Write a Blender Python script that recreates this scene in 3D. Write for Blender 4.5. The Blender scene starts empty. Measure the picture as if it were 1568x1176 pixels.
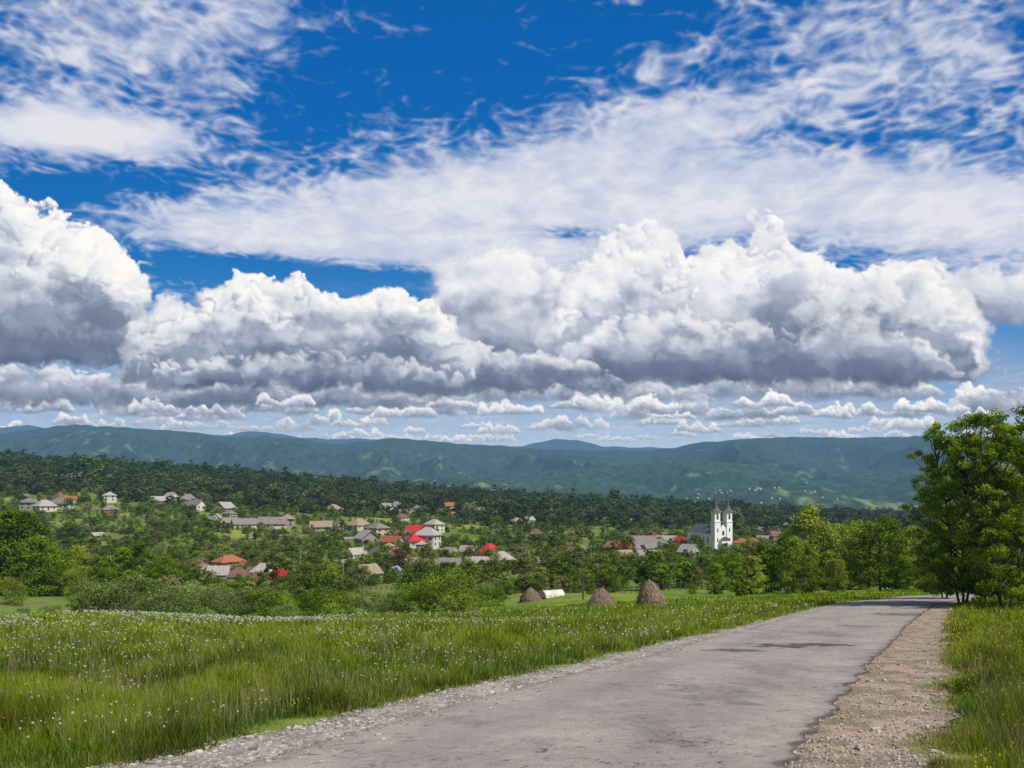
import bpy, numpy as np, math, time
T0=time.time()
rng=np.random.default_rng(11)
sc=bpy.context.scene
F=1220.0; CX=784.0; HY=765.0   # image pixel constants: b, d are image coordinates, across tangent = (b-CX)/F, down tangent=(d-HY)/F

def lin(r,g,b):
    f=lambda c:(c/255/12.92) if c/255<=0.04045 else ((c/255+0.055)/1.055)**2.4
    return np.array([f(r),f(g),f(b)])
# ------------------------------------------------------------------ noise
_t=np.random.default_rng(3); _ang=_t.random((256,256))*2*np.pi
GX=np.cos(_ang); GY=np.sin(_ang)
def pn(x,y,s=0):
    x=np.asarray(x,float)+s*37.31; y=np.asarray(y,float)+s*17.73
    xi=np.floor(x).astype(np.int64); yi=np.floor(y).astype(np.int64)
    xf=x-xi; yf=y-yi
    u=xf*xf*xf*(xf*(xf*6-15)+10); v=yf*yf*yf*(yf*(yf*6-15)+10)
    def g(a,b,dx,dy):
        a=a&255;b=b&255
        return GX[a,b]*dx+GY[a,b]*dy
    n00=g(xi,yi,xf,yf); n10=g(xi+1,yi,xf-1,yf); n01=g(xi,yi+1,xf,yf-1); n11=g(xi+1,yi+1,xf-1,yf-1)
    return ((n00*(1-u)+n10*u)*(1-v)+(n01*(1-u)+n11*u)*v)*1.5
def fbm(x,y,o=5,s=0,g=.5,l=2.03):
    a=1;t=0;n=0
    for i in range(o):
        c_,s_=math.cos(.6*i),math.sin(.6*i)
        t=t+a*pn((x*c_-y*s_)*l**i,(x*s_+y*c_)*l**i,s+i*1.7); n+=a; a*=g
    return t/n*1.3
def sst(a,b,x):
    t=np.clip((x-a)/(b-a),0,1); return t*t*(3-2*t)
# ------------------------------------------------------------------ mesh helpers
def link(o): sc.collection.objects.link(o); return o
def fast_mesh(name,V,Fc,mats=(),midx=None,col=None,smooth=False):
    me=bpy.data.meshes.new(name)
    V=np.ascontiguousarray(V,np.float32); Fc=np.ascontiguousarray(Fc,np.int32)
    n,k=Fc.shape
    me.vertices.add(len(V)); me.vertices.foreach_set('co',V.ravel())
    me.loops.add(n*k); me.loops.foreach_set('vertex_index',Fc.ravel())
    me.polygons.add(n); me.polygons.foreach_set('loop_start',np.arange(0,n*k,k,dtype=np.int32))
    for m in mats: me.materials.append(m)
    if midx is not None: me.polygons.foreach_set('material_index',np.ascontiguousarray(midx,np.int32))
    me.polygons.foreach_set('use_smooth',np.full(n,smooth,dtype=bool))
    if col is not None:
        a=me.color_attributes.new('Col','FLOAT_COLOR','POINT')
        c=np.ones((len(V),4),np.float32); c[:,:3]=col; a.data.foreach_set('color',c.ravel())
    me.update(calc_edges=True)
    return me
def obj(name,me,loc=(0,0,0),rot=0,parent=None,scale=1):
    o=bpy.data.objects.new(name,me); link(o); o.location=loc; o.rotation_euler=(0,0,rot)
    o.scale=(scale,)*3 if np.isscalar(scale) else scale
    if parent: o.parent=parent
    return o
def grid_faces(nr,nc):
    i=np.arange(nr-1)[:,None]*nc+np.arange(nc-1)[None,:]
    i=i.ravel(); return np.stack([i,i+1,i+nc+1,i+nc],1)
# ------------------------------------------------------------------ materials
def newmat(name):
    m=bpy.data.materials.new(name); m.use_nodes=True
    nt=m.node_tree; nt.nodes.clear(); out=nt.nodes.new('ShaderNodeOutputMaterial')
    try: m.cycles.emission_sampling='NONE'
    except Exception: pass
    return m,nt,out
def N(nt,t,**k):
    n=nt.nodes.new(t)
    for a,b in k.items(): setattr(n,a,b)
    return n
def noise(nt,vec,scale,detail=4,rough=.55):
    n=N(nt,'ShaderNodeTexNoise'); n.inputs['Scale'].default_value=scale; n.inputs['Detail'].default_value=detail; n.inputs['Roughness'].default_value=rough
    nt.links.new(vec,n.inputs['Vector']); return n.outputs['Fac']
def mixc(nt,f,a,b,mode='MIX'):
    n=N(nt,'ShaderNodeMix',data_type='RGBA',blend_type=mode)
    for s,v in ((n.inputs[0],f),(n.inputs[6],a),(n.inputs[7],b)):
        if hasattr(v,'is_output'): nt.links.new(v,s)
        elif np.isscalar(v): s.default_value=v
        else: s.default_value=(*v[:3],1)
    return n.outputs[2]
def mrange(nt,v,a,b,c,d):
    n=N(nt,'ShaderNodeMapRange'); nt.links.new(v,n.inputs[0])
    for i,x in enumerate((a,b,c,d)): n.inputs[i+1].default_value=x
    return n.outputs[0]
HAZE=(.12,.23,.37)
def haze(nt,sh,out,dist=10500.,col=HAZE):  # aerial haze painted into the material: glow colour mixed in with distance
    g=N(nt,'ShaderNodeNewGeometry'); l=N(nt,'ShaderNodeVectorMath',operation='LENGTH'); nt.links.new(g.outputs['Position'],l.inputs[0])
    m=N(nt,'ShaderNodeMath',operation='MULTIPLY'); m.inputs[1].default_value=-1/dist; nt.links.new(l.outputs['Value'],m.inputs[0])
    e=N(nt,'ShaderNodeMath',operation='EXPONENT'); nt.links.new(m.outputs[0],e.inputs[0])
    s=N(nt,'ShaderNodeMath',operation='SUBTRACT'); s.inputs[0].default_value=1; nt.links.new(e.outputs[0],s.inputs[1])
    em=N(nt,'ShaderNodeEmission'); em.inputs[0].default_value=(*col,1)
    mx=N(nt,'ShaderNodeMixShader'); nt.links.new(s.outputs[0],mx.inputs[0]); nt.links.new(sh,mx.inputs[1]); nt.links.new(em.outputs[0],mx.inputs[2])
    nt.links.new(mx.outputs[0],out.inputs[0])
def simple(name,c,rough=.8,var=.25,scale=3.,hz=True,bump=0,attr=False,spec=.2,bd=.02):
    m,nt,out=newmat(name)
    g=N(nt,'ShaderNodeNewGeometry'); nf=noise(nt,g.outputs['Position'],scale)
    k=mrange(nt,nf,.25,.75,1-var,1+var)
    if attr:
        at=N(nt,'ShaderNodeAttribute',attribute_name='Col'); base=at.outputs['Color']
    else:
        rgb=N(nt,'ShaderNodeRGB'); rgb.outputs[0].default_value=(*c,1); base=rgb.outputs[0]
    vm=N(nt,'ShaderNodeVectorMath',operation='SCALE'); nt.links.new(base,vm.inputs[0]); nt.links.new(k,vm.inputs['Scale'])
    b=N(nt,'ShaderNodeBsdfPrincipled'); nt.links.new(vm.outputs[0],b.inputs['Base Color']); b.inputs['Roughness'].default_value=rough
    b.inputs['Specular IOR Level'].default_value=spec
    if bump:
        bp=N(nt,'ShaderNodeBump'); bp.inputs['Strength'].default_value=bump; bp.inputs['Distance'].default_value=bd; nt.links.new(nf,bp.inputs['Height']); nt.links.new(bp.outputs[0],b.inputs['Normal'])
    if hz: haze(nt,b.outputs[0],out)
    else: nt.links.new(b.outputs[0],out.inputs[0])
    return m
def leafmat(name,c1,c2,c3=None,trans=.35,hz=True,lo=.65,sp=.7):
    m,nt,out=newmat(name)
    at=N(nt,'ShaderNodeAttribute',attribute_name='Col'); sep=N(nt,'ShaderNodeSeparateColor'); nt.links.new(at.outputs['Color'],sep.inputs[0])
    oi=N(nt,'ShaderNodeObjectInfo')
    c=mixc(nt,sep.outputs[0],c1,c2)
    if c3 is not None:
        f=mrange(nt,oi.outputs['Random'],.62,1.,0,.9); c=mixc(nt,f,c,c3)
    g=N(nt,'ShaderNodeNewGeometry'); k=mrange(nt,noise(nt,g.outputs['Position'],.25,3),.3,.7,.7,1.3)
    vm=N(nt,'ShaderNodeVectorMath',operation='SCALE'); nt.links.new(c,vm.inputs[0]); nt.links.new(k,vm.inputs['Scale'])
    fr=N(nt,'ShaderNodeMath',operation='MULTIPLY'); fr.inputs[1].default_value=7.31; nt.links.new(oi.outputs['Random'],fr.inputs[0])
    f2=N(nt,'ShaderNodeMath',operation='FRACT'); nt.links.new(fr.outputs[0],f2.inputs[0])
    r2=N(nt,'ShaderNodeMath',operation='MULTIPLY_ADD'); nt.links.new(f2.outputs[0],r2.inputs[0]); r2.inputs[1].default_value=sp; r2.inputs[2].default_value=lo
    vm2=N(nt,'ShaderNodeVectorMath',operation='SCALE'); nt.links.new(vm.outputs[0],vm2.inputs[0]); nt.links.new(r2.outputs[0],vm2.inputs['Scale'])
    d=N(nt,'ShaderNodeBsdfDiffuse'); t=N(nt,'ShaderNodeBsdfTranslucent'); nt.links.new(vm2.outputs[0],d.inputs[0]); nt.links.new(vm2.outputs[0],t.inputs[0])
    mx=N(nt,'ShaderNodeMixShader'); mx.inputs[0].default_value=trans; nt.links.new(d.outputs[0],mx.inputs[1]); nt.links.new(t.outputs[0],mx.inputs[2])
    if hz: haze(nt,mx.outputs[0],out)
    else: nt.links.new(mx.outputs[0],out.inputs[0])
    return m
M_bark=simple('bark',(.10,.08,.06),.9,.4,6)
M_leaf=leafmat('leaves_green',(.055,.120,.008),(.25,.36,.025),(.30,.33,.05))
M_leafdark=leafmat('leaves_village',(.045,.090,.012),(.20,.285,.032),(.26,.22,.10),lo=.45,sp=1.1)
M_leaffar=leafmat('leaves_forest',(.030,.058,.014),(.11,.155,.030),(.135,.13,.055),lo=.45,sp=1.1)  # dark forest green, cloud shadow on the ridge included in the colour
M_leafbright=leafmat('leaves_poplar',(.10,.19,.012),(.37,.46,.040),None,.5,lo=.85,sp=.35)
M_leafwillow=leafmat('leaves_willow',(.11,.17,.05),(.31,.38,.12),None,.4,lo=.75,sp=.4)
# ------------------------------------------------------------------ terrain height
cols=np.array([-700,0,300,600,900,1100,1300,1500,2400.])
rows={60:[953,950,948,946,942,936,928,928,915],90:[955,953,960,955,931,922,911,909,890],
130:[940,934,955,950,910,908,905,903,880],200:[905,905,910,900,893,890,890,890,870],
300:[865,868,880,872,865,868,868,868,850],470:[810,820,835,838,843,843,845,845,830],
700:[745,765,790,805,815,822,826,828,820],1000:[700,725,748,770,788,800,806,808,800],
1400:[660,698,717,745,766,777,787,797,793],2000:[745,745,750,765,785,790,795,800,800],
3000:[790]*9,5000:[782]*9,13000:[772]*9}
RY=[20,35]+list(rows); Q=[np.full(9,-.12),np.full(9,-.12)]
for k,v in rows.items(): Q.append((HY-np.array(v,float))/F+1.7/k)
Q=np.array(Q)
LY=np.linspace(math.log(20),math.log(13000),300); PXT=np.linspace(-700,2400,160)
A=np.array([np.interp(LY,np.log(RY),Q[:,j]) for j in range(9)]).T
A=np.array([np.interp(PXT,cols,A[i]) for i in range(300)])
def sm(a,k,ax):
    a=np.moveaxis(a,ax,0); p=np.concatenate([np.repeat(a[:1],k,0),a,np.repeat(a[-1:],k,0)])
    o=sum(p[i:i+len(a)] for i in range(2*k+1))/(2*k+1); return np.moveaxis(o,0,ax)
for _ in range(2): A=sm(A,3,0); A=sm(A,5,1)
def hgt(X,Y,bumps=True):
    X=np.asarray(X,float);Y=np.asarray(Y,float)
    Yc=np.maximum(Y,20.); px=np.clip(CX+F*X/Yc,-699,2399); ly=np.clip(np.log(Yc),LY[0],LY[-1]-1e-6)
    i=(ly-LY[0])/(LY[1]-LY[0]); j=(px-PXT[0])/(PXT[1]-PXT[0])
    i0=np.minimum(i.astype(int),298); j0=np.minimum(j.astype(int),158); fi=i-i0; fj=j-j0
    q=(A[i0,j0]*(1-fi)*(1-fj)+A[i0+1,j0]*fi*(1-fj)+A[i0,j0+1]*(1-fi)*fj+A[i0+1,j0+1]*fi*fj)
    z=np.where(Y<20,-.12*Y,q*Y)-1.7
    if bumps:
        z=z+fbm(X/70,Y/70,3,5)*np.clip((Y-110)/400,0,1)*5
        z=z+.45*pn(X/13,Y/16,77)*sst(25,50,Y)*sst(0,14,np.interp(Y,[0,20,46,67,83,97,110],[-5,3,15,28,41,60,95])-X)*(Y<400)
    return z
def site(b,d,y0=110,y1=1500):  # ground point seen at image pixel column b, row d
    Ys=np.exp(np.linspace(math.log(y0),math.log(y1),700)); Xs=(b-CX)/F*Ys
    vis=HY-F*hgt(Xs,Ys)/Ys
    k=np.where(vis<=d)[0]
    i=k[0] if len(k) else int(np.argmin(np.abs(vis-d)))
    return float(Xs[i]),float(Ys[i]),float(hgt(Xs[i],Ys[i]))
# road edges
LYs=np.array([-60,-20,0,7.84,10.44,14.45,21,32.6,46.5,67,83,90,97,105]); LXs=np.array([-28,-14,-5.6,-2.53,-1.575,.19,3.38,8.45,15.9,28.3,41.5,50,62,80])
RYs=np.array([-60,-20,0,7.84,11.6,19.1,37.8,46.5,63,77,83,89,97]); RXs=np.array([-24.5,-11,-1.1,2.77,4.62,8.55,18.6,23.6,33.6,44.6,53,65,84])
def XL(Y): return np.interp(Y,LYs,LXs)+.10*pn(np.asarray(Y)*.6,0,3)+.06*pn(np.asarray(Y)*3.,0,4)
def XR(Y): return np.interp(Y,RYs,RXs)+.15*pn(np.asarray(Y)*.7,0,8)+.13*pn(np.asarray(Y)*2.7,0,9)
def GL(Y): return XL(Y)-np.interp(Y,[0,8,20,50,100],[1.15,1.1,.9,.9,1.0])-.3*pn(np.asarray(Y)*.5,2,5)
def GR(Y): return XR(Y)+np.interp(Y,[0,8,15,38,50,70,100],[1.3,1.3,1.6,1.7,1.4,1.1,1.5])+.25*pn(np.asarray(Y)*.6,4,6)
def offroad(X,Y): return (X<GL(Y))|(X>GR(Y))|(Y>104)
# ------------------------------------------------------------------ ground
Yr=np.concatenate([np.linspace(-60,4,40)[:-1],np.exp(np.linspace(math.log(4),math.log(12500),640))])
U=np.linspace(-1.5,1.5,480)
YY,UU=np.meshgrid(Yr,U,indexing='ij'); XX=UU*(np.maximum(YY,0)+40+0*YY)
ZZ=hgt(XX,YY)
ZZ+=np.where(offroad(XX,YY)&(YY<110),.05*fbm(XX/1.5,YY/1.5,2,2),0)
n1=fbm(XX/8,YY/8,4,1); n2=fbm(XX/60,YY/40,4,2); n3=fbm(XX/1.2,YY/1.2,3,3)
def mixn(a,b,t): return a*(1-t[...,None])+b*t[...,None]
c=np.zeros(XX.shape+(3,))
gA=np.array([.085,.155,.012]); gB=np.array([.19,.27,.022]); straw=np.array([.26,.23,.09])
c=mixn(gA+0*c,gB,sst(-.4,.4,n1+.5*n3)); c=mixn(c,straw,.5*sst(.3,.8,n3+.3*n1))
mid=mixn(np.array([.10,.165,.02])+0*c,np.array([.22,.26,.05]),sst(-.15,.45,n2)); mid=mixn(mid,np.array([.20,.15,.08]),.6*sst(.25,.5,fbm(XX/45,YY/30,3,9)))
c=mixn(c,mid,sst(110,170,YY))
c=mixn(c,np.array([.055,.085,.02])+0*c,sst(800,1050,YY))  # forest floor darkened, cloud shadow carried in the ground colour
c=mixn(c,mixn(np.array([.04,.075,.025])+0*c,np.array([.09,.12,.04]),sst(-.1,.3,fbm(XX/300,YY/200,4,7))),sst(1600,2200,YY))
dl=np.maximum(GL(YY)-XX,0)*1.0; dr=np.maximum(XX-GR(YY),0)
vg=np.where(YY<104,np.exp(-np.minimum(np.where(XX<GL(YY),dl,9),np.where(XX>GR(YY),dr,9))/.5),0)
c=mixn(c,np.array([.24,.21,.10])+0*c,.7*vg)
V=np.stack([XX,YY,ZZ],-1).reshape(-1,3)
M_ground=simple('meadow_soil',None,.95,.35,1.3,attr=True,bump=.3)
ground=obj('ground',fast_mesh('ground',V,grid_faces(*XX.shape),[M_ground],col=c.reshape(-1,3),smooth=True))
# ------------------------------------------------------------------ gravel shoulders and road
yr=np.concatenate([np.linspace(-55,4,60)[:-1],np.linspace(4,30,520)[:-1],np.linspace(30,96,330)])
def strip(name,fa,fb,nc,lift,colf,mat,skirt=0):
    t=np.linspace(0,1,nc); Ys=yr
    a=fa(Ys);b=fb(Ys); X=a[:,None]*(1-t)+b[:,None]*t; Y=Ys[:,None]+0*X
    Z=hgt(X,Y)+lift(X,Y,t[None,:]+0*X)
    col=colf(X,Y,t[None,:]+0*X)
    if skirt:
        X=np.concatenate([X[:,:1],X,X[:,-1:]],1);Y=np.concatenate([Y[:,:1],Y,Y[:,-1:]],1);Z=np.concatenate([Z[:,:1]-skirt,Z,Z[:,-1:]-skirt],1)
        col=np.concatenate([col[:,:1]*.3,col,col[:,-1:]*.3],1)
    return obj(name,fast_mesh(name,np.stack([X,Y,Z],-1).reshape(-1,3),grid_faces(*X.shape),[mat],col=col.reshape(-1,3),smooth=True))
M_gravel=simple('gravel',None,.95,.5,28,hz=False,attr=True,bump=.9)
def gcol(base,weed):
    def f(X,Y,t):
        n=fbm(X*1.5,Y*1.2,4,4); n4=fbm(X*9,Y*9,3,6)
        c=mixn(np.array(base)+np.zeros(X.shape+(3,)),np.array(base)*.55,sst(-.3,.4,n)); c=mixn(c,np.array([.46,.41,.35]),.5*sst(.05,.5,n4)); 
        return mixn(c,np.array([.17,.17,.07]),.75*sst(weed,weed+.35,fbm(X*2,Y*1.2,4,12)))
    return f
strip('gravel_shoulder',lambda y:GL(y)-.25,lambda y:XL(y)+.3,14,lambda X,Y,t:.012+.02*np.sin(np.pi*t)+.012*fbm(X*5,Y*5,2,1),gcol([.36,.32,.275],.28),M_gravel)
strip('gravel_shoulder',lambda y:XR(y)-.3,lambda y:GR(y)+.25,22,lambda X,Y,t:.008+.015*np.sin(np.pi*t)+.012*fbm(X*4,Y*4,2,2),gcol([.37,.275,.20],.15),M_gravel)
def acol(X,Y,t):
    n=fbm(X*.5,Y*.35,4,21); n5=fbm(X*2.3,Y*2.3,4,22); n6=fbm(X*8,Y*8,3,23)
    c=np.array([.315,.282,.254])*np.ones(X.shape+(3,)); c=c*(1+.24*n+.22*n5+.16*n6)[...,None]
    tr=np.exp(-((t-.27)/.08)**2)+np.exp(-((t-.70)/.08)**2); c=c*(1-.10*tr*(1+n5))[...,None]
    for (x,y,rx,ry,k) in ((8.6,25.6,1.0,1.3,.7),(6.6,23.5,.9,.8,.6),(10.2,26.2,1.2,.8,.7),(24.5,49,2.5,2.2,.5),(3.4,13.2,.8,1.6,.25),(29,56,2,1.5,.5),(1.7,9.8,.35,1.3,.18),(5.5,17,.5,1.8,.2),(13,33,1.5,2.5,.28),(17,39,1.2,1.0,.35),(-.6,10.4,.4,.7,.2)):
        d=np.sqrt(((X-x)/rx)**2+((Y-y)/ry)**2)+.9*fbm(X*1.7,Y*1.7,5,int(abs(x))); c=c*(1-k*sst(1.0,.6,d))[...,None]
    for s,(sc_,th) in enumerate(((.45,.014),(.9,.013),(1.6,.018))):
        r=np.abs(fbm(X*sc_+3*s,Y*sc_,5,30+s)); m=sst(th,0,r)*sst(-.2,.15,fbm(X*.25,Y*.25,2,40+s)); c=c*(1-.72*m)[...,None]
    e=sst(.06,0,t)+sst(.93,1,t); c=c*(1-.32*e*(.6+.9*n5))[...,None]
    er=sst(.985-.03*np.maximum(n5,0),1,t); c=c*(1-.65*er)[...,None]
    return c
M_asph=simple('asphalt',None,.85,.38,55,hz=False,attr=True,bump=.6,spec=.2)
strip('road',XL,XR,190,lambda X,Y,t:.05+.03*np.sin(np.pi*t),acol,M_asph,skirt=.07)
def stones(name,n,mat):
    y=1/rng.uniform(1/60,1/5.5,n); side=rng.random(n)<.6
    t=rng.random(n); xl=GL(y)-.3+(XL(y)+.02-GL(y)+.3)*t; xr=XR(y)-.02+(GR(y)-XR(y)+.3)*t
    x=np.where(side,xl,xr); s=rng.lognormal(-4.8,.55,n)*(1+y/40)*np.where(side,1.15,.85)
    stray=rng.random(n)<.05; x=np.where(stray,XL(y)+(XR(y)-XL(y))*rng.random(n)**2*.15,x)
    z=hgt(x,y)+.025+np.where(stray,.035,0)
    cb=np.array([[-1,-1,-1],[1,-1,-1],[1,1,-1],[-1,1,-1],[-1,-1,1],[1,-1,1],[1,1,1],[-1,1,1]],float)*.75
    V=cb[None]*(s[:,None,None])*rng.uniform(.55,1.2,(n,8,3))*np.array([1,1,.7])+np.stack([x,y,z],1)[:,None,:]
    fb=np.array([[0,3,2,1],[4,5,6,7],[0,1,5,4],[1,2,6,5],[2,3,7,6],[3,0,4,7]])
    Fc=(fb[None]+8*np.arange(n)[:,None,None]).reshape(-1,4)
    g=(.2+.36*rng.random((n,1,1))**1.6)*np.array([1,.92,.83])*np.ones((n,8,3))
    obj(name,fast_mesh(name,V.reshape(-1,3),Fc,[mat],col=g.reshape(-1,3)))
M_stone=simple('stone',None,.9,.2,30,hz=False,attr=True)
stones('roadside_stones',20000,M_stone)
print('ground',time.time()-T0)
# ------------------------------------------------------------------ grass
def blades(name,x,y,h,w,col,mat,lean=.35):
    n=len(x); z=hgt(x,y)-.02
    a=rng.random(n)*2*np.pi; dx=np.cos(a);dy=np.sin(a)
    b=rng.random(n)*2*np.pi; ln=h*lean*rng.random(n)**.7*1.4; lx=np.cos(b)*ln; ly=np.sin(b)*ln
    P=np.stack([x,y,z],1)
    Wv=np.stack([dx*w,dy*w,0*w],1)
    mid=P+np.stack([lx*.35,ly*.35,h*.58],1); tip=P+np.stack([lx,ly,h],1)
    V=np.stack([P-Wv,P+Wv,mid-Wv*.8,mid+Wv*.8,tip-Wv*.12,tip+Wv*.12],1)
    Fc=(np.array([[0,1,3,2],[2,3,5,4]])[None]+6*np.arange(n)[:,None,None]).reshape(-1,4)
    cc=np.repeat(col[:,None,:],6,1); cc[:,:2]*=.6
    return obj(name,fast_mesh(name,V.reshape(-1,3),Fc,[mat],col=cc.reshape(-1,3)))
def bladmat():
    m,nt,out=newmat('grass_blades')
    at=N(nt,'ShaderNodeAttribute',attribute_name='Col')
    d=N(nt,'ShaderNodeBsdfDiffuse'); t=N(nt,'ShaderNodeBsdfTranslucent'); nt.links.new(at.outputs[0],d.inputs[0]); nt.links.new(at.outputs[0],t.inputs[0])
    mx=N(nt,'ShaderNodeMixShader'); mx.inputs[0].default_value=.4; nt.links.new(d.outputs[0],mx.inputs[1]); nt.links.new(t.outputs[0],mx.inputs[2]); nt.links.new(mx.outputs[0],out.inputs[0])
    return m
M_blade=bladmat()
def samp(n,y0=5.5,y1=105,mixlog=.45):
    k=rng.random(n)<mixlog
    y=np.where(k,np.exp(rng.uniform(math.log(y0),math.log(y1),n)),1/rng.uniform(1/y1,1/y0,n))
    x=rng.uniform(-.80,.80,n)*(y+1.5)
    ok=offroad(x,y); return x[ok],y[ok]
x,y=samp(500000)
dd=np.minimum(np.where(x<GL(y),GL(y)-x,99),np.where(x>GR(y),x-GR(y),99)); dd=np.maximum(dd+.35*fbm(x*1.2,y*1.2,2,70),0)
nn=fbm(x/2.0,y/2.0,3,3); nb=fbm(x/9,y/9,3,8)
h=(.17+.26*nn+.13*rng.random(len(x)))*(.2+.8*sst(0,1.2,dd))*(1+.4*nb)*1.15
h=np.maximum(h,.04)
w=np.maximum(.0028,.00042*y)*rng.uniform(.7,1.4,len(x))
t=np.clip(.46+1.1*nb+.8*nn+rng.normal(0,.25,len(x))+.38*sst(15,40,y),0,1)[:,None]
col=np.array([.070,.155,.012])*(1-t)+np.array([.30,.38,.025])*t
st=(rng.random(len(x))<(.07+.20*sst(.0,.5,fbm(x/4,y/4,3,71))+.5*np.exp(-dd/.5)))[:,None]; col=np.where(st,np.array([.36,.31,.14]),col)
tus=sst(.1,.5,fbm(x/1.3,y/1.3,3,72)); col=col*(1-.5*tus)[:,None]; h=h*(1+.5*tus)
col=col*rng.uniform(.7,1.25,(len(x),1))
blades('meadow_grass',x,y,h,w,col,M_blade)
x,y=samp(40000,6,70); h=rng.uniform(.3,.58,len(x)); w=np.maximum(.0018,.0003*y)
dd=np.minimum(np.where(x<GL(y),GL(y)-x,99),np.where(x>GR(y),x-GR(y),99)); k=(dd>.7)&(fbm(x/5,y/5,3,73)>-.15); x,y,h,w=x[k],y[k],h[k],w[k]
blades('grass_seed_stalks',x,y,h,w,np.tile([.38,.34,.16],(len(x),1))*rng.uniform(.6,1.2,(len(x),1)),M_blade,.2)
def flowers(name,x,y,hh,r,col):
    n=len(x); z=hgt(x,y)+hh
    cb=np.array([[-1,-1,-1],[1,-1,-1],[1,1,-1],[-1,1,-1],[-1,-1,1],[1,-1,1],[1,1,1],[-1,1,1]],float)*.6
    V=cb[None]*r[:,None,None]*rng.uniform(.8,1.2,(n,8,3))+np.stack([x,y,z],1)[:,None,:]
    fb=np.array([[0,3,2,1],[4,5,6,7],[0,1,5,4],[1,2,6,5],[2,3,7,6],[3,0,4,7]])
    Fc=(fb[None]+8*np.arange(n)[:,None,None]).reshape(-1,4)
    S=np.stack([x,y,z],1); w=r*.12
    o=np.stack([w,0*w,0*w],1); dn=np.stack([0*w,0*w,-hh],1)
    VS=np.stack([S+dn-o,S+dn+o,S+o,S-o],1); FS=np.arange(4*n).reshape(n,4)+8*n
    cc=np.concatenate([np.tile(col,(8*n,1)),np.tile([.12,.2,.04],(4*n,1))])
    obj(name,fast_mesh(name,np.concatenate([V.reshape(-1,3),VS.reshape(-1,3)]),np.concatenate([Fc,FS]),[M_blade],col=cc))
def clus(n,y0,y1,s,th=.0,side=None,f=5.):
    x,y=samp(n,y0,y1,.6); k=fbm(x/f,y/f,3,s)>th+.3*(rng.random(len(x))-.5)
    if side=='L': k&=x<GL(y)-.5
    if side=='R': k&=x>GR(y)+.3
    return x[k],y[k]
x,y=clus(13000,8,64,50,-.02,'L'); k=rng.random(len(x))<np.interp(y,[8,16,30],[.22,.6,1]); x,y=x[k],y[k]
flowers('dandelion_clocks',x,y,rng.uniform(.24,.46,len(x)),np.maximum(.013,.0010*y)*rng.uniform(.5,1.2,len(x)),[.74,.74,.69])
x=rng.uniform(-50,-8,3400);y=rng.uniform(38,66,3400);k=fbm(x/6,y/6,3,3)>.0;x,y=x[k],y[k]; flowers('dandelion_clocks',x,y,rng.uniform(.25,.5,len(x)),rng.uniform(.03,.055,len(x)),[.70,.70,.66])
x,y=clus(4500,6,60,60,.1,'L'); flowers('buttercups',x,y,rng.uniform(.22,.42,len(x)),np.maximum(.011,.0007*y),[.75,.55,.01])
x,y=clus(22000,6,50,61,.05,'R',2.); k=rng.random(len(x))<np.interp(y,[6,11,18],[.22,.6,1]); x,y=x[k],y[k]
flowers('buttercups',x,y,rng.uniform(.25,.46,len(x)),np.maximum(.010,.0008*y)*rng.uniform(.6,1.2,len(x)),[.80,.57,.01])
print('grass',time.time()-T0)
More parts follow.
